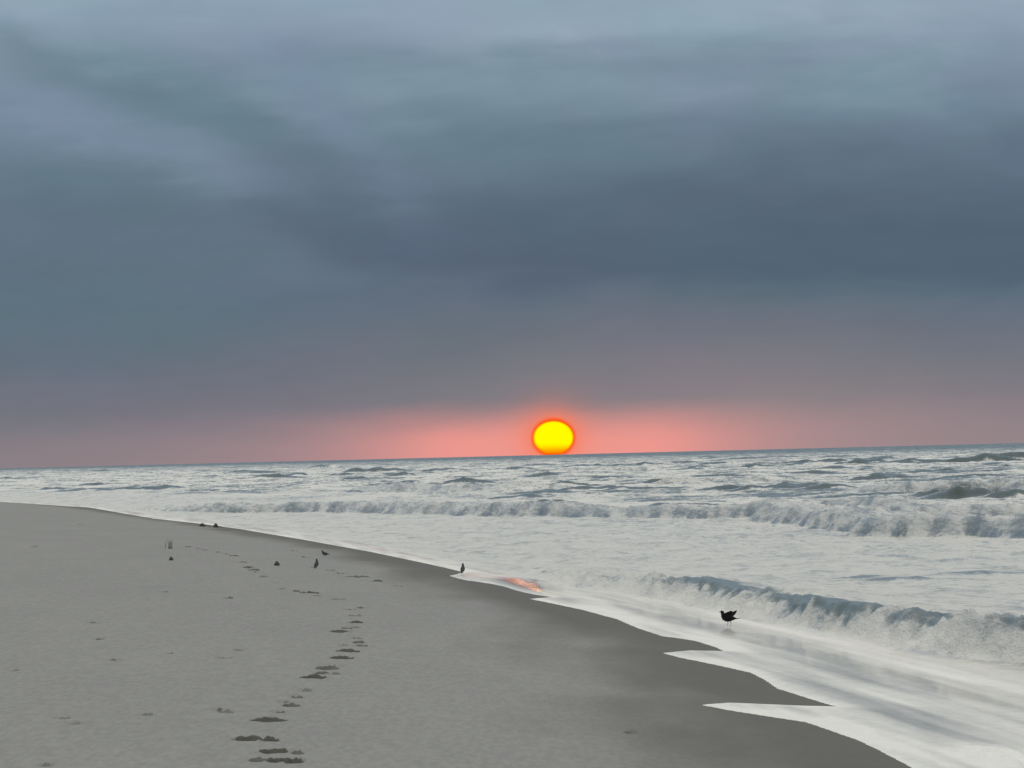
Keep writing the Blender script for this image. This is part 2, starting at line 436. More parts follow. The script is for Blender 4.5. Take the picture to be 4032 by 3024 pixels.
wc = g.mix(g.m('MULTIPLY', soft, g.m('SUBTRACT', 1.0, silt)), wc, (0.13, 0.185, 0.245, 1))
wc = g.mix(film, wc, (0.120, 0.113, 0.105, 1))
g.put(wb.inputs['Base Color'], wc)
g.put(wb.inputs['Roughness'], g.m('SUBTRACT', 0.22, g.m('MULTIPLY', film, 0.18)))
wb.inputs['IOR'].default_value = 1.33
wb.inputs['Specular IOR Level'].default_value = 0.5
bp = g.n('ShaderNodeBump'); bp.inputs['Distance'].default_value = 0.06
g.put(bp.inputs['Strength'], g.m('SUBTRACT', 0.35, g.m('MULTIPLY', film, 0.33)))
g.put(bp.inputs['Height'], g.m('ADD', fb, g.m('MULTIPLY', fa, 2.0)))
g.put(wb.inputs['Normal'], bp.outputs[0])
fo = g.n('ShaderNodeBsdfPrincipled')
fcol = g.mix(fc, (0.745, 0.73, 0.68, 1), (0.93, 0.91, 0.84, 1))
fcol = g.mix(1.0, fcol, g.mix(fb, (0.90, 0.90, 0.90, 1), (1.06, 1.06, 1.06, 1)), 'MULTIPLY')
g.put(fo.inputs['Base Color'], fcol)
fo.inputs['Roughness'].default_value = 0.9
fo.inputs['Specular IOR Level'].default_value = 0.1
bp2 = g.n('ShaderNodeBump'); bp2.inputs['Distance'].default_value = 0.16; 
g.put(bp2.inputs['Strength'], g.m('SUBTRACT', 0.8, g.m('MULTIPLY', film, 0.7)))
g.put(bp2.inputs['Height'], g.m('ADD', g.m('MULTIPLY', fb, 1.0), g.m('MULTIPLY', fc, 0.5)))
g.put(fo.inputs['Normal'], bp2.outputs[0])
mx = g.n('ShaderNodeMixShader')
g.put(mx.inputs[0], ff); g.put(mx.inputs[1], wb.outputs[0]); g.put(mx.inputs[2], fo.outputs[0])
finish(g, mx.outputs[0])

# ------------------------------------------------------------------ sand sheet
def sand_z(x, y):
    z = sand_h(x, y)
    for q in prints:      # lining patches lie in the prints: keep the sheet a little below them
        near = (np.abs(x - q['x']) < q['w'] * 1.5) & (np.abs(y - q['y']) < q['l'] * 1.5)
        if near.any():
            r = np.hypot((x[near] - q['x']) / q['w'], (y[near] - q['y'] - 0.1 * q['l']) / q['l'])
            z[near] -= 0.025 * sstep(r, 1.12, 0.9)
    sd = np.full(x.shape, -30.0)
    m = (np.abs(shore_s(x, y)) < 14) & (y > -100)
    sd[m] = signed_shore(x[m], y[m])
    reach = np.interp(y, [30, 50, 70, 100, 160, 300], [5.0, 4.6, 4.2, 3.6, 3.0, 3.0])
    ss_ = np.where(np.abs(sd) < 12, 0.35 * sd + 0.65 * shore_s(x, y), shore_s(x, y))
    wet = np.clip(1.0 + (ss_ + 0.3) / reach + 0.30 * fbm(x * 0.5, y * 0.07, 3), 0, 1)
    return z, {'wet': wet}
sand = grid_mesh('sand', fan(500), rows([(1.5, 1.5), (30, 1.0), (38, 0.06), (52, 0.08), (80, 0.18), (130, 0.5), (300, 0.9), (480, 3), (900, 40), (3000, 400), (16000, 3000)]),
                 sand_z, keep=lambda x, y, z, e: shore_s(x, y) < 9)
sand.data.materials.append(M_SAND)
sand['kind'] = 'structure'

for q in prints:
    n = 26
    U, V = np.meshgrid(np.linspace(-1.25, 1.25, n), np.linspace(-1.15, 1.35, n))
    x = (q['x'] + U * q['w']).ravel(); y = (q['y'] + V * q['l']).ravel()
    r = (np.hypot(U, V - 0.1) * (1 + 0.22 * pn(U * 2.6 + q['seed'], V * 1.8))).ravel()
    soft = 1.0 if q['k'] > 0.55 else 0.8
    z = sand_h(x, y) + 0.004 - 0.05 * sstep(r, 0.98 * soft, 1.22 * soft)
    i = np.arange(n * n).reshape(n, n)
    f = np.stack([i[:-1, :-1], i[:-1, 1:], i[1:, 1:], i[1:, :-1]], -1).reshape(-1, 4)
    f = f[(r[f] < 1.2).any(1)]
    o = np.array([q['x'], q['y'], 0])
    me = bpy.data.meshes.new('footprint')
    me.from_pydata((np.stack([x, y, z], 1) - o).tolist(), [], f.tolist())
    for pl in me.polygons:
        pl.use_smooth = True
    me.materials.append(M_DAMP_SHADE if q['k'] > 0.75 else (M_DAMP_SHADE2 if q['k'] > 0.45 else M_DAMP_SHADE3))  # deeper prints get a lining with darker painted shade
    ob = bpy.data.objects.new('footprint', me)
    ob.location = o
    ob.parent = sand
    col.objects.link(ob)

# ------------------------------------------------------------------ sea
SEA = -0.20
def line_from(px, h):
    """breaker toe as x(y) from pixels of the 2212-wide photo frame"""
    w = np.array([ground(u * K, v * K, h)[:2] for u, v in px])
    o = np.argsort(w[:, 1])
    return w[o, 1], w[o, 0]
# toe pixels, water level at the toe, height along y-order (near -> far), front width, back length, foam
BREAKERS = [
    dict(px=[(980, 1226), (1200, 1256), (1330, 1280), (1480, 1300), (1640, 1338), (1800, 1368), (1960, 1398), (2100, 1418), (2240, 1434), (2500, 1475)],
         h=[0.50, 0.54, 0.56, 0.58, 0.56, 0.50, 0.46, 0.42, 0.28, 0.0], base=-0.16, wf=0.55, wb=2.6, wob=0.45, fw=2.2),
    dict(px=[(120, 1092), (250, 1101), (480, 1108), (640, 1107), (900, 1112), (1106, 1117), (1380, 1120), (1600, 1122), (1720, 1138), (1850, 1158), (2040, 1160), (2250, 1166), (2500, 1180)],
         h=[0.8, 0.8, 0.85, 0.8, 0.75, 0.75, 0.7, 0.75, 0.7, 0.7, 0.6, 0.35, 0.0], base=SEA, wf=0.85, wb=5.0, wob=1.0, fw=3.2),
    dict(px=[(1350, 1100), (1600, 1108), (1760, 1112), (1900, 1122), (2050, 1126), (2250, 1126), (2500, 1135)],
         h=[0.6, 0.6, 0.6, 0.6, 0.55, 0.4, 0.0], base=SEA, wf=0.85, wb=5.0, wob=1.2, fw=3.0),
    dict(px=[(1800, 1062), (1860, 1072), (1960, 1076), (2060, 1070), (2140, 1072), (2250, 1078), (2500, 1090)],
         h=[0.9, 1.0, 1.0, 0.9, 0.85, 0.7, 0.0], base=SEA, wf=1.1, wb=6.0, wob=1.4, fw=3.5),
    dict(px=[(700, 1062), (820, 1066), (960, 1068), (1060, 1064)], h=[0.0, 0.7, 0.75, 0.0], base=SEA, wf=1.7, wb=6, wob=1.2, fw=4.0),
    dict(px=[(1300, 1058), (1400, 1050), (1520, 1046), (1560, 1046)], h=[0.0, 0.6, 0.6, 0.0], base=SEA, wf=1.7, wb=6, wob=1.2, fw=3.0),
]
for bdef in BREAKERS:
    bdef['y'], bdef['x'] = line_from(bdef['px'], bdef['base'])
    bdef['hy'] = np.interp(np.linspace(0, 1, len(bdef['y'])), np.linspace(0, 1, len(bdef['h'])), bdef['h'])
# unbroken wave backs and faces: pixel (2212 frame) of the foot, width px, height m
SWELLS = [(805, 1021, 95, .62), (1012, 1048, 80, .62), (590, 1036, 75, .5), (640, 1030, 40, .4), (870, 1030, 80, .35), (1240, 1050, 70, .55), (1190, 1058, 70, .4),
          (310, 1060, 90, .4), (440, 1062, 60, .35), (500, 1064, 40, .3), (120, 1060, 60, .4), (215, 1050, 50, .35), (1110, 1016, 80, .4), (1180, 1030, 60, .3),
          (1485, 1018, 60, .4), (1430, 1048, 120, .5), (1570, 1062, 90, .5), (1660, 1062, 110, .55), (1720, 1058, 90, .6), (1800, 1060, 90, .45),
          (1700, 1003, 90, .45), (1620, 1012, 60, .45), (1860, 1003, 90, .55), (1800, 1000, 60, .5), (1980, 1003, 80, .6), (2120, 1000, 130, .95), (2180, 992, 90, .8), (2175, 1012, 30, .5),
          (2090, 1080, 110, .75), (2030, 1078, 70, .6), (2200, 1082, 90, .7), (2190, 1056, 60, .5), (1760, 1072, 60, .25), (1540, 1004, 50, .35), (1380, 1006, 60, .35),
          (1280, 1008, 60, .3), (960, 1018, 60, .3), (700, 1010, 60, .3), (400, 1012, 60, .25), (1300, 1036, 80, .3), (1920, 1030, 90, .35), (1650, 1036, 90, .3),
          (2110, 1240, 150, .12), (1960, 1252, 110, .10), (1850, 1248, 90, .08), (1900, 1040, 80, .3), (2060, 1038, 60, .35)]
srnd = random.Random(3)
sw = []
for (u, v, wpx, h) in SWELLS:
    p = ground(u * K, v * K, SEA)
    sw.append((p[0], p[1], wpx * K / FPX * p[1] * 0.72, min(2.2, 0.95 * h * max(1.0, p[1] / 420)), srnd.uniform(-0.25, 0.12)))
for _ in range(170):     # smaller ones of the same kind across the whole sea
    d = 240 * math.exp(srnd.random() * 2.6)
    a = srnd.uniform(-0.155, 0.155)
    x, y = math.sin(a) * d, math.cos(a) * d
    if x - float(shore_x(np.array(y))) < 30:
        continue
    sw.append((x, y, srnd.uniform(1.2, 4.5) * (0.6 + d / 700), srnd.uniform(.15, .45) * (0.8 + d / 1500), srnd.uniform(-0.5, 0.3)))

_pc = ground(2150 * K, 1640 * K)
LIPS = [(ground(u * K, v * K, 0.35)[1], w, st) for (u, v, w, st) in [(1630, 1262, 5.0, 0.95), (1790, 1285, 2.2, 0.45), (1870, 1298, 3.0, 0.95), (1960, 1312, 2.2, 0.9), (2070, 1335, 2.2, 0.55), (1490, 1250, 3.5, 0.35), (2180, 1362, 2.0, 0.35)]]

def smax(a, b, k):
    h = np.clip(0.5 + 0.5 * (a - b) / k, 0, 1)
    return b + (a - b) * h + k * h * (1 - h)

def sea_z(x, y):
    n = len(x)
    s = shore_s(x, y)
    sd = np.where(s > 0, 30.0, -30.0)
    m = (np.abs(s) < 14) & (y > -300)
    sd[m] = signed_shore(x[m], y[m])
    sd = np.where(np.abs(sd) < 3, sd + 0.05 * fbm(x * 1.3, y * 0.5, 2) * np.clip(np.abs(sd) * 4, 0.2, 1), sd)
    dist = np.hypot(x, y)
    grow = sstep(s, 3, 60)
    fade = np.interp(dist, [0, 300, 900, 2500, 6000], [1, 1, 1.5, 0.8, 0.0])
    # open-water chop, crests roughly along the shore
    def waves(x, y):
        xr = x * 0.97 + y * 0.20; yr = -x * 0.20 + y * 0.97
        warp = 3.0 * pn(x * 0.05, y * 0.02)
        c1 = 1 - np.abs(pn((xr + warp) * 0.075, yr * 0.040)) * 2
        c2 = 1 - np.abs(pn((xr + warp) * 0.19 + 31, yr * 0.10 + 8)) * 2
        return 0.52 * (c1 - 0.6) + 0.26 * (c2 - 0.6)
    wv_ = waves(x, y)
    eps = np.maximum(0.8, dist * 0.0025)
    slope = (waves(x * (1 + eps / np.maximum(dist, 1)), y * (1 + eps / np.maximum(dist, 1))) - wv_) / eps
    c3 = fbm((x * 0.97 + y * 0.20) * 0.55, (y * 0.97 - x * 0.2) * 0.30, 3)
    chop = wv_ * (0.10 + 0.90 * grow) + 0.06 * c3
    chop = chop + (0.12 * fbm(x * 0.7, y * 0.30, 3) + 0.045 * fbm(x * 2.2, y * 0.9, 3)) * np.interp(dist, [0, 250, 600], [1, 1, 0])
    z = SEA + chop * fade * (0.35 + 0.65 * sstep(s, 8, 30))
    foam = np.interp(s, [0, 6, 20, 45, 120, 260, 450, 900, 1400], [0.78, 0.74, 0.71, 0.69, 0.65, 0.60, 0.52, 0.38, 0.18])
    foam = foam + 0.50 * fbm(x * 0.10, y * 0.022, 3) * sstep(s, 12, 40) - 0.03
    foam = foam - np.clip(slope, -0.08, 0.30) * 2.6 * sstep(s, 10, 60) * np.interp(dist, [0, 1500, 4000], [1, 1, 0.3])
    silt = np.clip(1 - s / 14, 0, 1)
    soft = 0.40 * sstep(s, 60, 10)
    # steep unbroken faces
    for (px, py, hw, h, rot) in sw:
        L = max(hw, 0.6)
        k = (np.abs(x - px) < L * 2.4) & (np.abs(y - py) < 14 + L * 1.2)
        if not k.any():
            continue
        dx, dy = x[k] - px, y[k] - py
        ca, sa = math.cos(rot), math.sin(rot)
        p = dx * ca + dy * sa; q = -dx * sa + dy * ca
        q = q + 0.35 * pn(p * 1.1 + px, q * 0.3)
        prof = np.exp(-np.abs(p / L) ** 2.4) * (0.9 + 0.5 * pn(p * (2.0 / L) + py, q * 0) + 0.10 * pn(p * (6 / L) + px, q * 0))
        wfr = 1.1 if py < 420 else 1.1 * min(py / 420, 3)
        wbk = 3.0 if py < 420 else 3.0 * min(py / 420, 3)
        sh = np.where(q < 0, np.exp(-(q / wfr) ** 2), np.exp(-(q / wbk) ** 2))
        z[k] += h * prof * sh
        facef = prof * np.exp(-((q + wfr * 0.45) / (wfr * 0.6)) ** 2) * (1 + 1.1 * fbm(p * 0.9 + py, q * 0.5 + px, 3))
        foam[k] -= 1.25 * np.clip(facef * 1.3, 0, 1) * min(1, h * 2.2 + 0.15)
    # breaking fronts
    for bi, bd in enumerate(BREAKERS):
        k = (y > bd['y'][0]) & (y < bd['y'][-1])
        if not k.any():
            continue
        xk, yk = x[k], y[k]
        tx = np.interp(yk, bd['y'], bd['x'])
        sc = np.interp(yk, [60, 120, 300, 500], [0.6, 0.8, 1.2, 2.0])
        q = (xk - tx) * 0.97 + bd['wob'] * (1.1 * pn(yk * 0.16 + 11 * bi, xk * 0.05) + 0.45 * pn(yk * 0.42 + 5 * bi, xk * 0.5) + 0.16 * pn(yk * 1.2, xk * 1.6))
        H = np.interp(yk, bd['y'], bd['hy']) * (1 + 0.75 * pn(yk * 0.09 + 40 + 9 * bi, 0 * yk) + 0.25 * pn(yk * 0.5 + 4 * bi, 0 * yk))
        H = np.maximum(H, 0) * sstep(shore_s(xk, yk), 0.8, 2.0 if bi == 0 else 9.0) * (1.05 if bi == 0 else 1.0)
        wf, wb = bd['wf'] * (0.7 + 0.3 * sc), bd['wb']
        up = sstep(q, -0.1, wf)
        back = np.exp(-(np.maximum(q - wf, 0) / wb) ** 2)
        lump = 0.17 * fbm(xk * 1.5, yk * 0.33 + 3 * bi, 3) + 0.14 * (0.3 - np.abs(fbm(xk * 2.6, yk * 1.5, 2)))
        if bi == 0:
            lump = 0.34 * np.abs(pn(xk * 1.5 + 3, yk * 0.75)) + 0.20 * np.abs(pn(xk * 3.3, yk * 1.7 + 5)) + 0.08 * np.abs(pn(xk * 7.0, yk * 3.4)) - 0.10
        if bi == 0:
            lipy = 0
            for (yc, yw, st) in LIPS:
                lipy = lipy + st * np.exp(-((yk - yc) / yw) ** 2)
            lipy = np.clip(lipy, 0, 1.1)
            lump = lump * (1 - 0.9 * np.clip(lipy, 0, 1) * sstep(q, wf * 0.45, wf * 0.9))
            # foam tumbling ahead of the wave
            pile = 0.15 * np.exp(-((q - 0.02) / np.where(q < 0.02, 0.26, 0.36)) ** 2) * np.clip(H * 2, 0, 1) * (0.6 + 2.2 * np.abs(pn(xk * 1.8 + 8, yk * 0.8)))
        body = up * back
        z[k] = np.maximum(z[k], bd['base'] - 0.02) * (1 - body) + (np.maximum(z[k], bd['base']) + 0.0) * body
        z[k] += H * body + lump * body * np.clip(H * 2, 0, 1) * (1.2 if bi else 1.3)
        if bi == 0:
            z[k] += pile
        zone = sstep(q, -0.45 if bi == 0 else -0.12, -0.25 if bi == 0 else 0.12) * sstep(q, wf + bd['fw'], wf * 0.8)
        br = 0.45 * fbm(xk * 0.9 + 7, yk * 0.35 + 9 * bi, 3)
        act = np.clip(H * 3, 0, 1)
        if bi == 0:
            # shore break: green lip left bare along stretches of the crest
            lip = lipy * np.exp(-((q - wf * 1.05) / 0.36) ** 2) * (0.9 + 1.0 * fbm(xk * 1.7, yk * 0.8, 3))
            tgt = 0.74 + 0.8 * br + 0.9 * (lump - 0.06) + 0.30 * sstep(q, wf * 0.9, wf * 0.2) - 1.5 * lip
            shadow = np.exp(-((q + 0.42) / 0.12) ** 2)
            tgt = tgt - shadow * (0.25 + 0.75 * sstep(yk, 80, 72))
        else:
            tgt = 0.54 + 0.75 * br - 0.45 * np.exp(-((q + 0.1) / 0.35) ** 2) * sstep(br, 0.05, -0.1)
        foam[k] = foam[k] * (1 - zone * act) + tgt * zone * act
        if bi == 0:
            silt[k] = silt[k] * (1 - 0.85 * zone * act * (1 - np.clip(lip, 0, 1)))
        soft[k] = np.maximum(soft[k], zone * act * (0.6 if bi else 0.5))
    # film of the swash on the sand
    b = sand_h(x, y, False)
    edge = sstep(sd, 0.0, 0.30)
    ripple = 0.006 * fbm(x * 0.9 + 4, y * 0.16, 3) + 0.012 * pn(x * 0.35, y * 0.05)
    calm = np.exp(-(((x - _pm[0]) / 0.75) ** 2 + ((y - _pm[1]) / 7.0) ** 2))
    zf = b + 0.006 + 0.030 * edge + ripple * edge * (1 - calm)
    zf = np.where(sd < 0.0, b - 0.01 - 0.15 * np.clip(-sd, 0, 1), zf)
    toe = np.interp(y, BREAKERS[0]['y'], BREAKERS[0]['x'], left=9.5, right=1e3)
    infilm = np.where(y < BREAKERS[0]['y'][-1], sstep(x - toe, -0.2, -0.55), sstep(s, 2.5, 1.0))
    film = np.clip(infilm * sstep(s, 12, 8), 0, 1)
    zout = np.where(sd < 0, zf, smax(zf, z, 0.05))
    zout = np.where((s > 9) & (sd > 0), z, zout)
    streak = fbm(x * 0.75 + y * 0.07, y * 0.045 + 2, 3)
    streak2 = fbm(x * 2.4 + y * 0.25, y * 0.14 + 9, 2)
    ffoam = np.maximum(0.66 + 0.60 * streak + 0.28 * streak2, 0.42)
    ffoam = ffoam + 0.22 * np.exp(-(sd / 0.25) ** 2) + 0.18 * sstep(sd, 1.0, 0.1)
    ffoam = ffoam - 1.0 * calm + 0.5 * np.exp(-(((x - _pc[0]) / 0.45) ** 2 + ((y - _pc[1]) / 1.6) ** 2))
    zf_extra = 0.05 * np.exp(-(((x - _pc[0]) / 0.4) ** 2 + ((y - _pc[1]) / 1.5) ** 2)) * (1 + 1.6 * fbm(x * 5, y * 2, 3))
    zout = zout + np.maximum(zf_extra, 0)
    foam = foam * (1 - film) + ffoam * film
    return zout, {'foam': np.clip(foam, 0, 1.15), 'film': film, 'silt': silt, 'sdist': sd, 'soft': np.clip(np.maximum(soft, film), 0, 1)}
sea = grid_mesh('sea', fan(540), rows([(1.5, 2.0), (30, 1.2), (40, 0.08), (60, 0.11), (90, 0.16), (124, 0.30), (180, 0.38), (330, 0.48), (450, 0.65), (700, 1.2), (1100, 1.9), (1500, 3.2), (2500, 20), (6000, 150), (17500, 900)]),
                sea_z, keep=lambda x, y, z, e: e['sdist'] > -0.6)
sea.data.materials.append(M_SEA)
sea['kind'] = 'structure'

# ------------------------------------------------------------------ the sun
M_SUN, g = mat('sun_surface')
oc = g.n('ShaderNodeTexCoord').outputs['Object']
sp = g.n('ShaderNodeSeparateXYZ'); g.put(sp.inputs[0], oc)
rad = g.m('SQRT', g.m('ADD', g.m('POWER', g.m('DIVIDE', sp.outputs[0], 1.0), 2.0), g.m('POWER', g.m('DIVIDE', sp.outputs[2], 0.84), 2.0)))
c = g.mix(g.ss(rad, 0.86, 1.0), (1.0, 0.98, 0.0, 1), (1.0, 0.42, 0.0, 1))
low = g.ss(sp.outputs[2], -0.22, -0.80)
c = g.mix(low, c, (1.0, 0.25, 0.0, 1))
c = g.mix(g.ss(sp.outputs[2], -0.72, -0.86), c, (1.0, 0.055, 0.0, 1))
em = g.n('ShaderNodeEmission'); g.put(em.inputs[0], c); em.inputs[1].default_value = 1.0
finish(g, em.outputs[0])
SR = 79.0 / FPX * SUN_DIST
verts, faces = [], []
nv, na = 40, 48
for i in range(nv + 1):
    v = 1 - 2 * i / nv
    zz = v * 0.83
    w = math.sqrt(max(0, 1 - v * v))
    if v < -0.80:
        w = max(w, 0.52 - 0.10 * math.sin((-0.8 - v) / 0.2 * math.pi))
    if i == nv:
        w = 0.50
    for j in range(na):
        a = 2 * math.pi * j / na
        verts.append((w * math.cos(a), w * math.sin(a), zz))
for i in range(nv):
    for j in range(na):
        a, b_ = i * na + j, i * na + (j + 1) % na
        faces.append((a, a + na, b_ + na, b_))
faces.append(tuple(nv * na + j for j in range(na)))
me = bpy.data.meshes.new('sun'); me.from_pydata(verts, [], faces)
for p in me.polygons:
    p.use_smooth = True
me.materials.append(M_SUN)
sun = bpy.data.objects.new('sun', me)
sun.scale = (SR, SR, SR)
sun.location = Vector(CAM) + SUN_DIR * SUN_DIST
col.objects.link(sun)
sun['label'] = 'flattened yellow rising sun with red lower edge on the sea horizon'
sun['category'] = 'sun'

# ------------------------------------------------------------------ lofted solids for birds
def loft(name, sections, material, parent=None, n=14, closed=True):
    """sections: (centre, right vector * half width, up vector * half height)"""
    vs_, fs = [], []
    for (c, rv, uv) in sections:
        c, rv, uv = Vector(c), Vector(rv), Vector(uv)
        for j in range(n):
            a = 2 * math.pi * j / n
            vs_.append(tuple(c + rv * math.cos(a) + uv * math.sin(a)))
    m_ = len(sections)
    for i in range(m_ - 1):
        for j in range(n):
            a, b_ = i * n + j, i * n + (j + 1) % n
            fs.append((a, b_, b_ + n, a + n))
    fs.append(tuple(range(n))[::-1]); fs.append(tuple((m_ - 1) * n + j for j in range(n)))
    me = bpy.data.meshes.new(name); me.from_pydata(vs_, [], fs)
    for p in me.polygons:
        p.use_smooth = True
    me.materials.append(material)
    ob = bpy.data.objects.new(name, me)
    if parent is not None:
        ob.parent = parent
    col.objects.link(ob)
    return ob

M_DARK = simple('dark_feathers', (0.018, 0.015, 0.016, 1), 0.8, 0.4, 40, 0.1)
M_GREY = simple('grey_feathers', (0.075, 0.075, 0.073, 1), 0.8, 0.4, 40, 0.1)
M_BILL = simple('horn_bill', (0.09, 0.08, 0.075, 1), 0.5)
M_LEG = simple('bird_leg_skin', (0.24, 0.23, 0.23, 1), 0.6)
M_EYE = simple('bird_eye', (0.01, 0.01, 0.01, 1), 0.1, 0.1, 5, 0.5)

def bird(name, loc, heading, scale, label, raised, feathers, leg=0.115, upright=0.0, group=None):
    """bird facing local +x, 0.40 m from breast to tail at scale 1, feet at z 0"""
    root = bpy.data.objects.new(name, None)
    root.empty_display_size = 0.1
    root.location = loc; root.rotation_euler = (0, 0, heading); root.scale = (scale,) * 3
    col.objects.link(root)
    root['label'] = label; root['category'] = 'bird'
    if group:
        root['group'] = group
    L = leg
    t = upright
    def P(x, z):      # lean the trunk up about the hips
        ca, sa = math.cos(t), math.sin(t)
        return (x * ca - z * sa, 0, L + 0.055 + x * sa + z * ca)
    spine = [((-0.235, 0.000), 0.016, 0.006), ((-0.190, 0.004), 0.030, 0.012), ((-0.140, 0.006), 0.046, 0.030), ((-0.080, 0.010), 0.062, 0.052),
             ((-0.020, 0.014), 0.072, 0.066), ((0.040, 0.018), 0.073, 0.070), ((0.088, 0.034), 0.062, 0.064), ((0.118, 0.062), 0.046, 0.050),
             ((0.130, 0.094), 0.036, 0.040), ((0.138, 0.122), 0.034, 0.036), ((0.150, 0.142), 0.034, 0.033), ((0.168, 0.150), 0.028, 0.026), ((0.184, 0.149), 0.014, 0.014)]
    secs = []
    pts = [Vector(P(*s_[0])) for s_ in spine]
    for i, (_, wdt, hgt) in enumerate(spine):
        d = (pts[min(i + 1, len(pts) - 1)] - pts[max(i - 1, 0)]).normalized()
        up = Vector((0, 1, 0)).cross(d) * -1
        secs.append((pts[i], Vector((0, wdt * 1.12, 0)), up * hgt * (1.18 if i < 8 else 1.12)))
    body = loft('body', secs, feathers, root, 16)
    h0 = Vector(P(0.182, 0.149))
    loft('bill', [(h0, (0, .009, 0), (0, 0, .010)), (h0 + Vector((.022, 0, -.004)), (0, .007, 0), (0, 0, .008)), (h0 + Vector((.044, 0, -.010)), (0, .005, 0), (0, 0, .006)),
                  (h0 + Vector((.056, 0, -.017)), (0, .002, 0), (0, 0, .002))], M_BILL, root, 8)
    e0 = Vector(P(0.166, 0.156))
    for sgn in (-1, 1):
        c = e0 + Vector((0, sgn * 0.027, 0.002))
        loft('eye', [(c + Vector((0, -sgn * .004, 0)), (.0045, 0, 0), (0, 0, .0045)), (c, (.0042, 0, 0), (0, 0, .0042)), (c + Vector((0, sgn * .003, 0)), (.002, 0, 0), (0, 0, .002))], M_EYE, root, 8)
        # wing: folded along the side or lifted up and back
        sh = Vector(P(0.055, 0.050))
        if raised:
            pth = [(sh + Vector((.02, sgn * .050, -.01)), .050, .012), (sh + Vector((-.035, sgn * .075, .010)), .066, .013), (sh + Vector((-.095, sgn * .095, .035)), .064, .011),
                   (sh + Vector((-.150, sgn * .105, .068)), .048, .008), (sh + Vector((-.192, sgn * .105, .100)), .030, .006), (sh + Vector((-.222, sgn * .100, .122)), .006, .003)]
            nrm = Vector((0.25, -sgn * 0.9, 0.35)).normalized()
        else:
            pth = [(sh + Vector((.03, sgn * .048, -.012)), .030, .010), (sh + Vector((-.04, sgn * .060, -.018)), .046, .014), (sh + Vector((-.12, sgn * .056, -.026)), .042, .013),
                   (sh + Vector((-.20, sgn * .036, -.036)), .026, .009), (sh + Vector((-.27, sgn * .016, -.040)), .012, .005), (sh + Vector((-.315, sgn * .006, -.038)), .003, .002)]
            nrm = Vector((0.0, -sgn * 0.95, -0.2)).normalized()
        if not raised and t:
            rot = Matrix.Rotation(-t, 3, 'Y')
            pth = [(sh + rot @ (q_ - sh), a_, b_) for q_, a_, b_ in pth]
        sc = []
        for i, (c_, ch, th) in enumerate(pth):
            d = (pth[min(i + 1, len(pth) - 1)][0] - pth[max(i - 1, 0)][0]).normalized()
            chord = nrm.cross(d).normalized()
            sc.append((c_, chord * ch, chord.cross(d).normalized() * th))
        loft('wing', sc, feathers, root, 12)
        # leg: thigh feathered, shank bare, webbed foot
        hip = Vector((-0.012 + sgn * 0.012, sgn * 0.028, L + 0.010))
        ank = Vector((-0.030 + sgn * 0.020, sgn * 0.028, L * 0.55))
        toe = Vector((-0.004 + sgn * 0.026, sgn * 0.028, 0.006))
        lg = loft('leg', [(hip, (.012, 0, 0), (0, .010, 0)), (hip.lerp(ank, .5), (.008, 0, 0), (0, .007, 0)), (ank, (.0055, 0, 0), (0, .0055, 0)), (ank.lerp(toe, .5), (.0042, 0, 0), (0, .0042, 0)), (toe, (.005, 0, 0), (0, .005, 0))], M_LEG, root, 8)
        fv = [(-.010, 0, .001), (.045, -.022, .001), (.052, 0, .001), (.045, .022, .001), (0.0, 0, .010)]
        mf = bpy.data.meshes.new('foot')
        mf.from_pydata([(toe.x + a, toe.y + b_, c_) for a, b_, c_ in fv], [], [(0, 1, 4), (1, 2, 4), (2, 3, 4), (3, 0, 4), (0, 3, 2, 1)])
        mf.materials.append(M_LEG)
        fo_ = bpy.data.objects.new('foot', mf); fo_.parent = lg; col.objects.link(fo_)
    # tail fan
    tb, tt = Vector(P(-0.215, 0.0)), Vector(P(-0.315, 0.012 if raised else -0.002))
    d = (tt - tb).normalized(); upv = Vector((0, 1, 0)).cross(d) * -1
    loft('tail', [(tb, (0, .020, 0), upv * .008), (tb.lerp(tt, .5), (0, .032, 0), upv * .006), (tt, (0, .040, 0), upv * .003)], feathers, root, 10)
    return root

def film_z(x, y):
    return float(sand_h(np.array([x]), np.array([y]), False)[0]) + 0.02
p = ground(2868, 2464)
bird('gull', (p[0], p[1], film_z(p[0], p[1])), R(146), 1.0, 'black silhouetted gull with lifted wings standing in the shallow swash', True, M_DARK, leg=0.100)
for (u, v, hd, sc_, up, lab, lg) in [
        (1822, 2259, R(78), 0.86, 0.55, 'small dark upright bird at the water edge beside the pink sun reflection', 0.09),
        (1246, 2239, R(70), 0.82, 0.60, 'small dark bird standing upright on the sand near the footprint trail', 0.08),
        (1280, 2190, R(165), 0.72, 0.10, 'small dark bird standing sideways on the sand nearest the foam edge', 0.05)]:
    p = ground(u, v)
    bird('shorebird', (p[0], p[1], float(sand_h(np.array([p[0]]), np.array([p[1]]))[0]) + 0.004), hd, sc_, lab, False, M_GREY, leg=lg, upright=up, group='small birds on the beach')

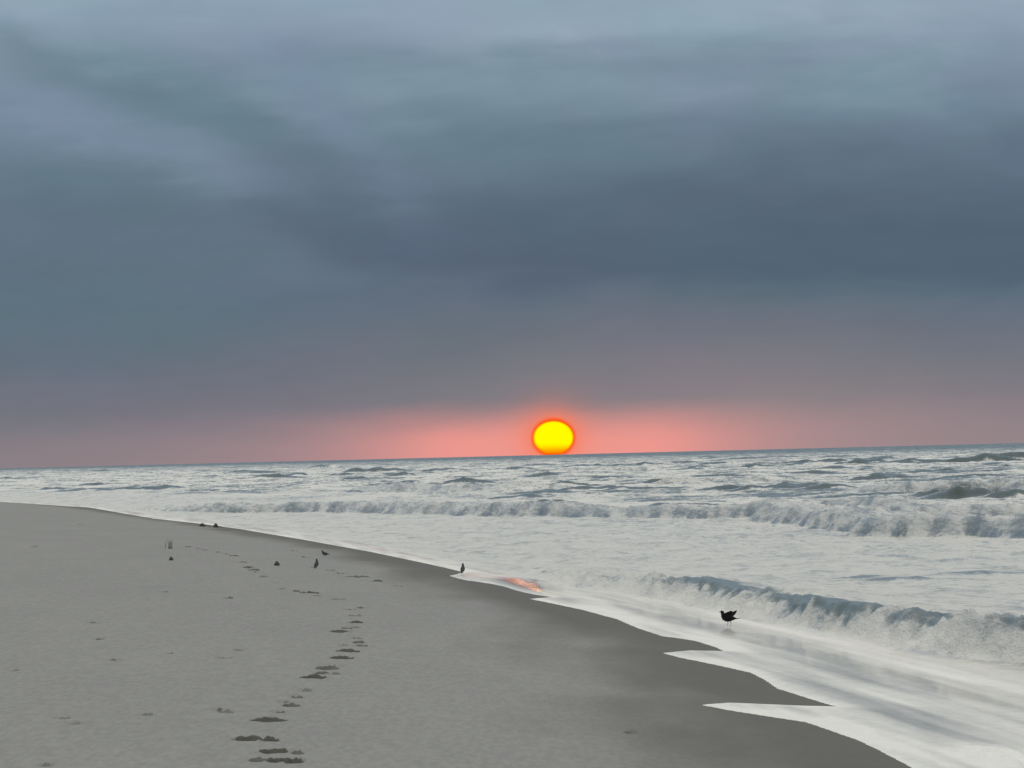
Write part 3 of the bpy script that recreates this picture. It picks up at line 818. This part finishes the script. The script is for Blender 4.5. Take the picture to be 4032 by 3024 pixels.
# ------------------------------------------------------------------ seaweed clumps and a dry tuft
M_WEED = simple('dark_seaweed', (0.070, 0.068, 0.058, 1), 0.6, 0.5, 25, 0.3)
def weed(u, v, wpx, hpx, seed, label, trail=0):
    rr = random.Random(seed)
    p = ground(u, v)
    k = p[1] / FPX
    rw, hh = wpx * k * 0.5, hpx * k
    root = bpy.data.objects.new('seaweed_clump', None)
    root.location = (p[0], p[1], float(sand_h(np.array([p[0]]), np.array([p[1]]))[0]) - 0.004)
    root.empty_display_size = 0.1
    col.objects.link(root)
    root['label'] = label; root['category'] = 'seaweed'; root['group'] = 'dark clumps washed up on the sand'
    n, m_ = 16, 8
    vs_, fs = [], []
    for i in range(m_ + 1):
        th = i / m_ * math.pi * 0.5
        for j in range(n):
            a = 2 * math.pi * j / n
            q = 1 + 0.42 * float(pn(np.array(3 * math.cos(a) + seed), np.array(3 * math.sin(a) + 2.5 * th))) + rr.uniform(-.08, .08)
            vs_.append((rw * math.cos(th) * math.cos(a) * q, rw * 0.9 * math.cos(th) * math.sin(a) * q, hh * 0.85 * math.sin(th) * q))
    for i in range(m_):
        for j in range(n):
            a, b_ = i * n + j, i * n + (j + 1) % n
            fs.append((a, b_, b_ + n, a + n))
    me = bpy.data.meshes.new('holdfast'); me.from_pydata(vs_, [], fs); me.materials.append(M_WEED)
    o = bpy.data.objects.new('holdfast', me); o.parent = root; col.objects.link(o)
    for b in range(9 + trail):
        a = rr.uniform(0, 2 * math.pi); ln = rw * rr.uniform(0.9, 1.7); w = rw * rr.uniform(.10, .2)
        if b >= 9:
            a = rr.uniform(-.5, .3); ln = rw * rr.uniform(2.5, 4.5)
        vs_, fs = [], []
        for s_ in range(7):
            f = s_ / 6
            x = math.cos(a) * ln * f; y = math.sin(a) * ln * f
            z = max(0.012, hh * (0.85 * (1 - f) ** 1.5 + 0.35 * math.sin(f * 3.1) * rr.uniform(.3, 1.2)) * (1 if b < 9 else 0.4))
            ww = w * (1 - 0.8 * f) * rr.uniform(.7, 1.3)
            px, py = -math.sin(a) * ww, math.cos(a) * ww
            vs_ += [(x + px, y + py, z), (x - px, y - py, z + ww * .4), (x, y, z - w * 0.35)]
        for s_ in range(6):
            for e in range(3):
                fs.append((s_ * 3 + e, s_ * 3 + (e + 1) % 3, s_ * 3 + 3 + (e + 1) % 3, s_ * 3 + 3 + e))
        me = bpy.data.meshes.new('blade'); me.from_pydata(vs_, [], fs); me.materials.append(M_WEED)
        o = bpy.data.objects.new('blade', me); o.parent = root; col.objects.link(o)
weed(1090, 2228, 22, 19, 1, 'round dark seaweed clump alone on dry sand between the two trails')
weed(674, 2206, 16, 17, 2, 'smallest dark seaweed clump far left, below the brown grass tuft')
weed(797, 2073, 22, 15, 3, 'left of two dark seaweed clumps at the far water edge', 2)
weed(849, 2077, 19, 18, 4, 'right of two dark seaweed clumps at the far water edge', 4)

M_GRASS = simple('dry_grass', (0.15, 0.135, 0.105, 1), 0.9, 0.3, 20, 0.1)
p = ground(672, 2160)
root = bpy.data.objects.new('grass_tuft', None)
root.location = (p[0], p[1], float(sand_h(np.array([p[0]]), np.array([p[1]]))[0]) - 0.005); root.empty_display_size = 0.1
col.objects.link(root)
root['label'] = 'faint brown upright tuft of dry grass on the far sand'; root['category'] = 'grass tuft'
rr = random.Random(9)
for b in range(16):
    x0, y0 = rr.gauss(0, 0.09), rr.gauss(0, 0.07)
    h = rr.uniform(.22, .5); lx, ly = rr.uniform(-.10, .10), rr.uniform(-.06, .06); w = rr.uniform(.006, .011)
    vs_, fs = [], []
    for s_ in range(6):
        f = s_ / 5
        ww = w * (1 - .85 * f)
        x, y, z = x0 + lx * f * f, y0 + ly * f * f, h * f
        vs_ += [(x - ww, y, z), (x + ww, y, z), (x, y + ww, z)]
    for s_ in range(5):
        for e in range(3):
            fs.append((s_ * 3 + e, s_ * 3 + (e + 1) % 3, s_ * 3 + 3 + (e + 1) % 3, s_ * 3 + 3 + e))
    me = bpy.data.meshes.new('grass_blade'); me.from_pydata(vs_, [], fs); me.materials.append(M_GRASS)
    o = bpy.data.objects.new('grass_blade', me); o.parent = root; col.objects.link(o)
print('TRIS', sum(len(m.polygons) * 2 for m in bpy.data.meshes), len(sea.data.polygons), len(sand.data.polygons))
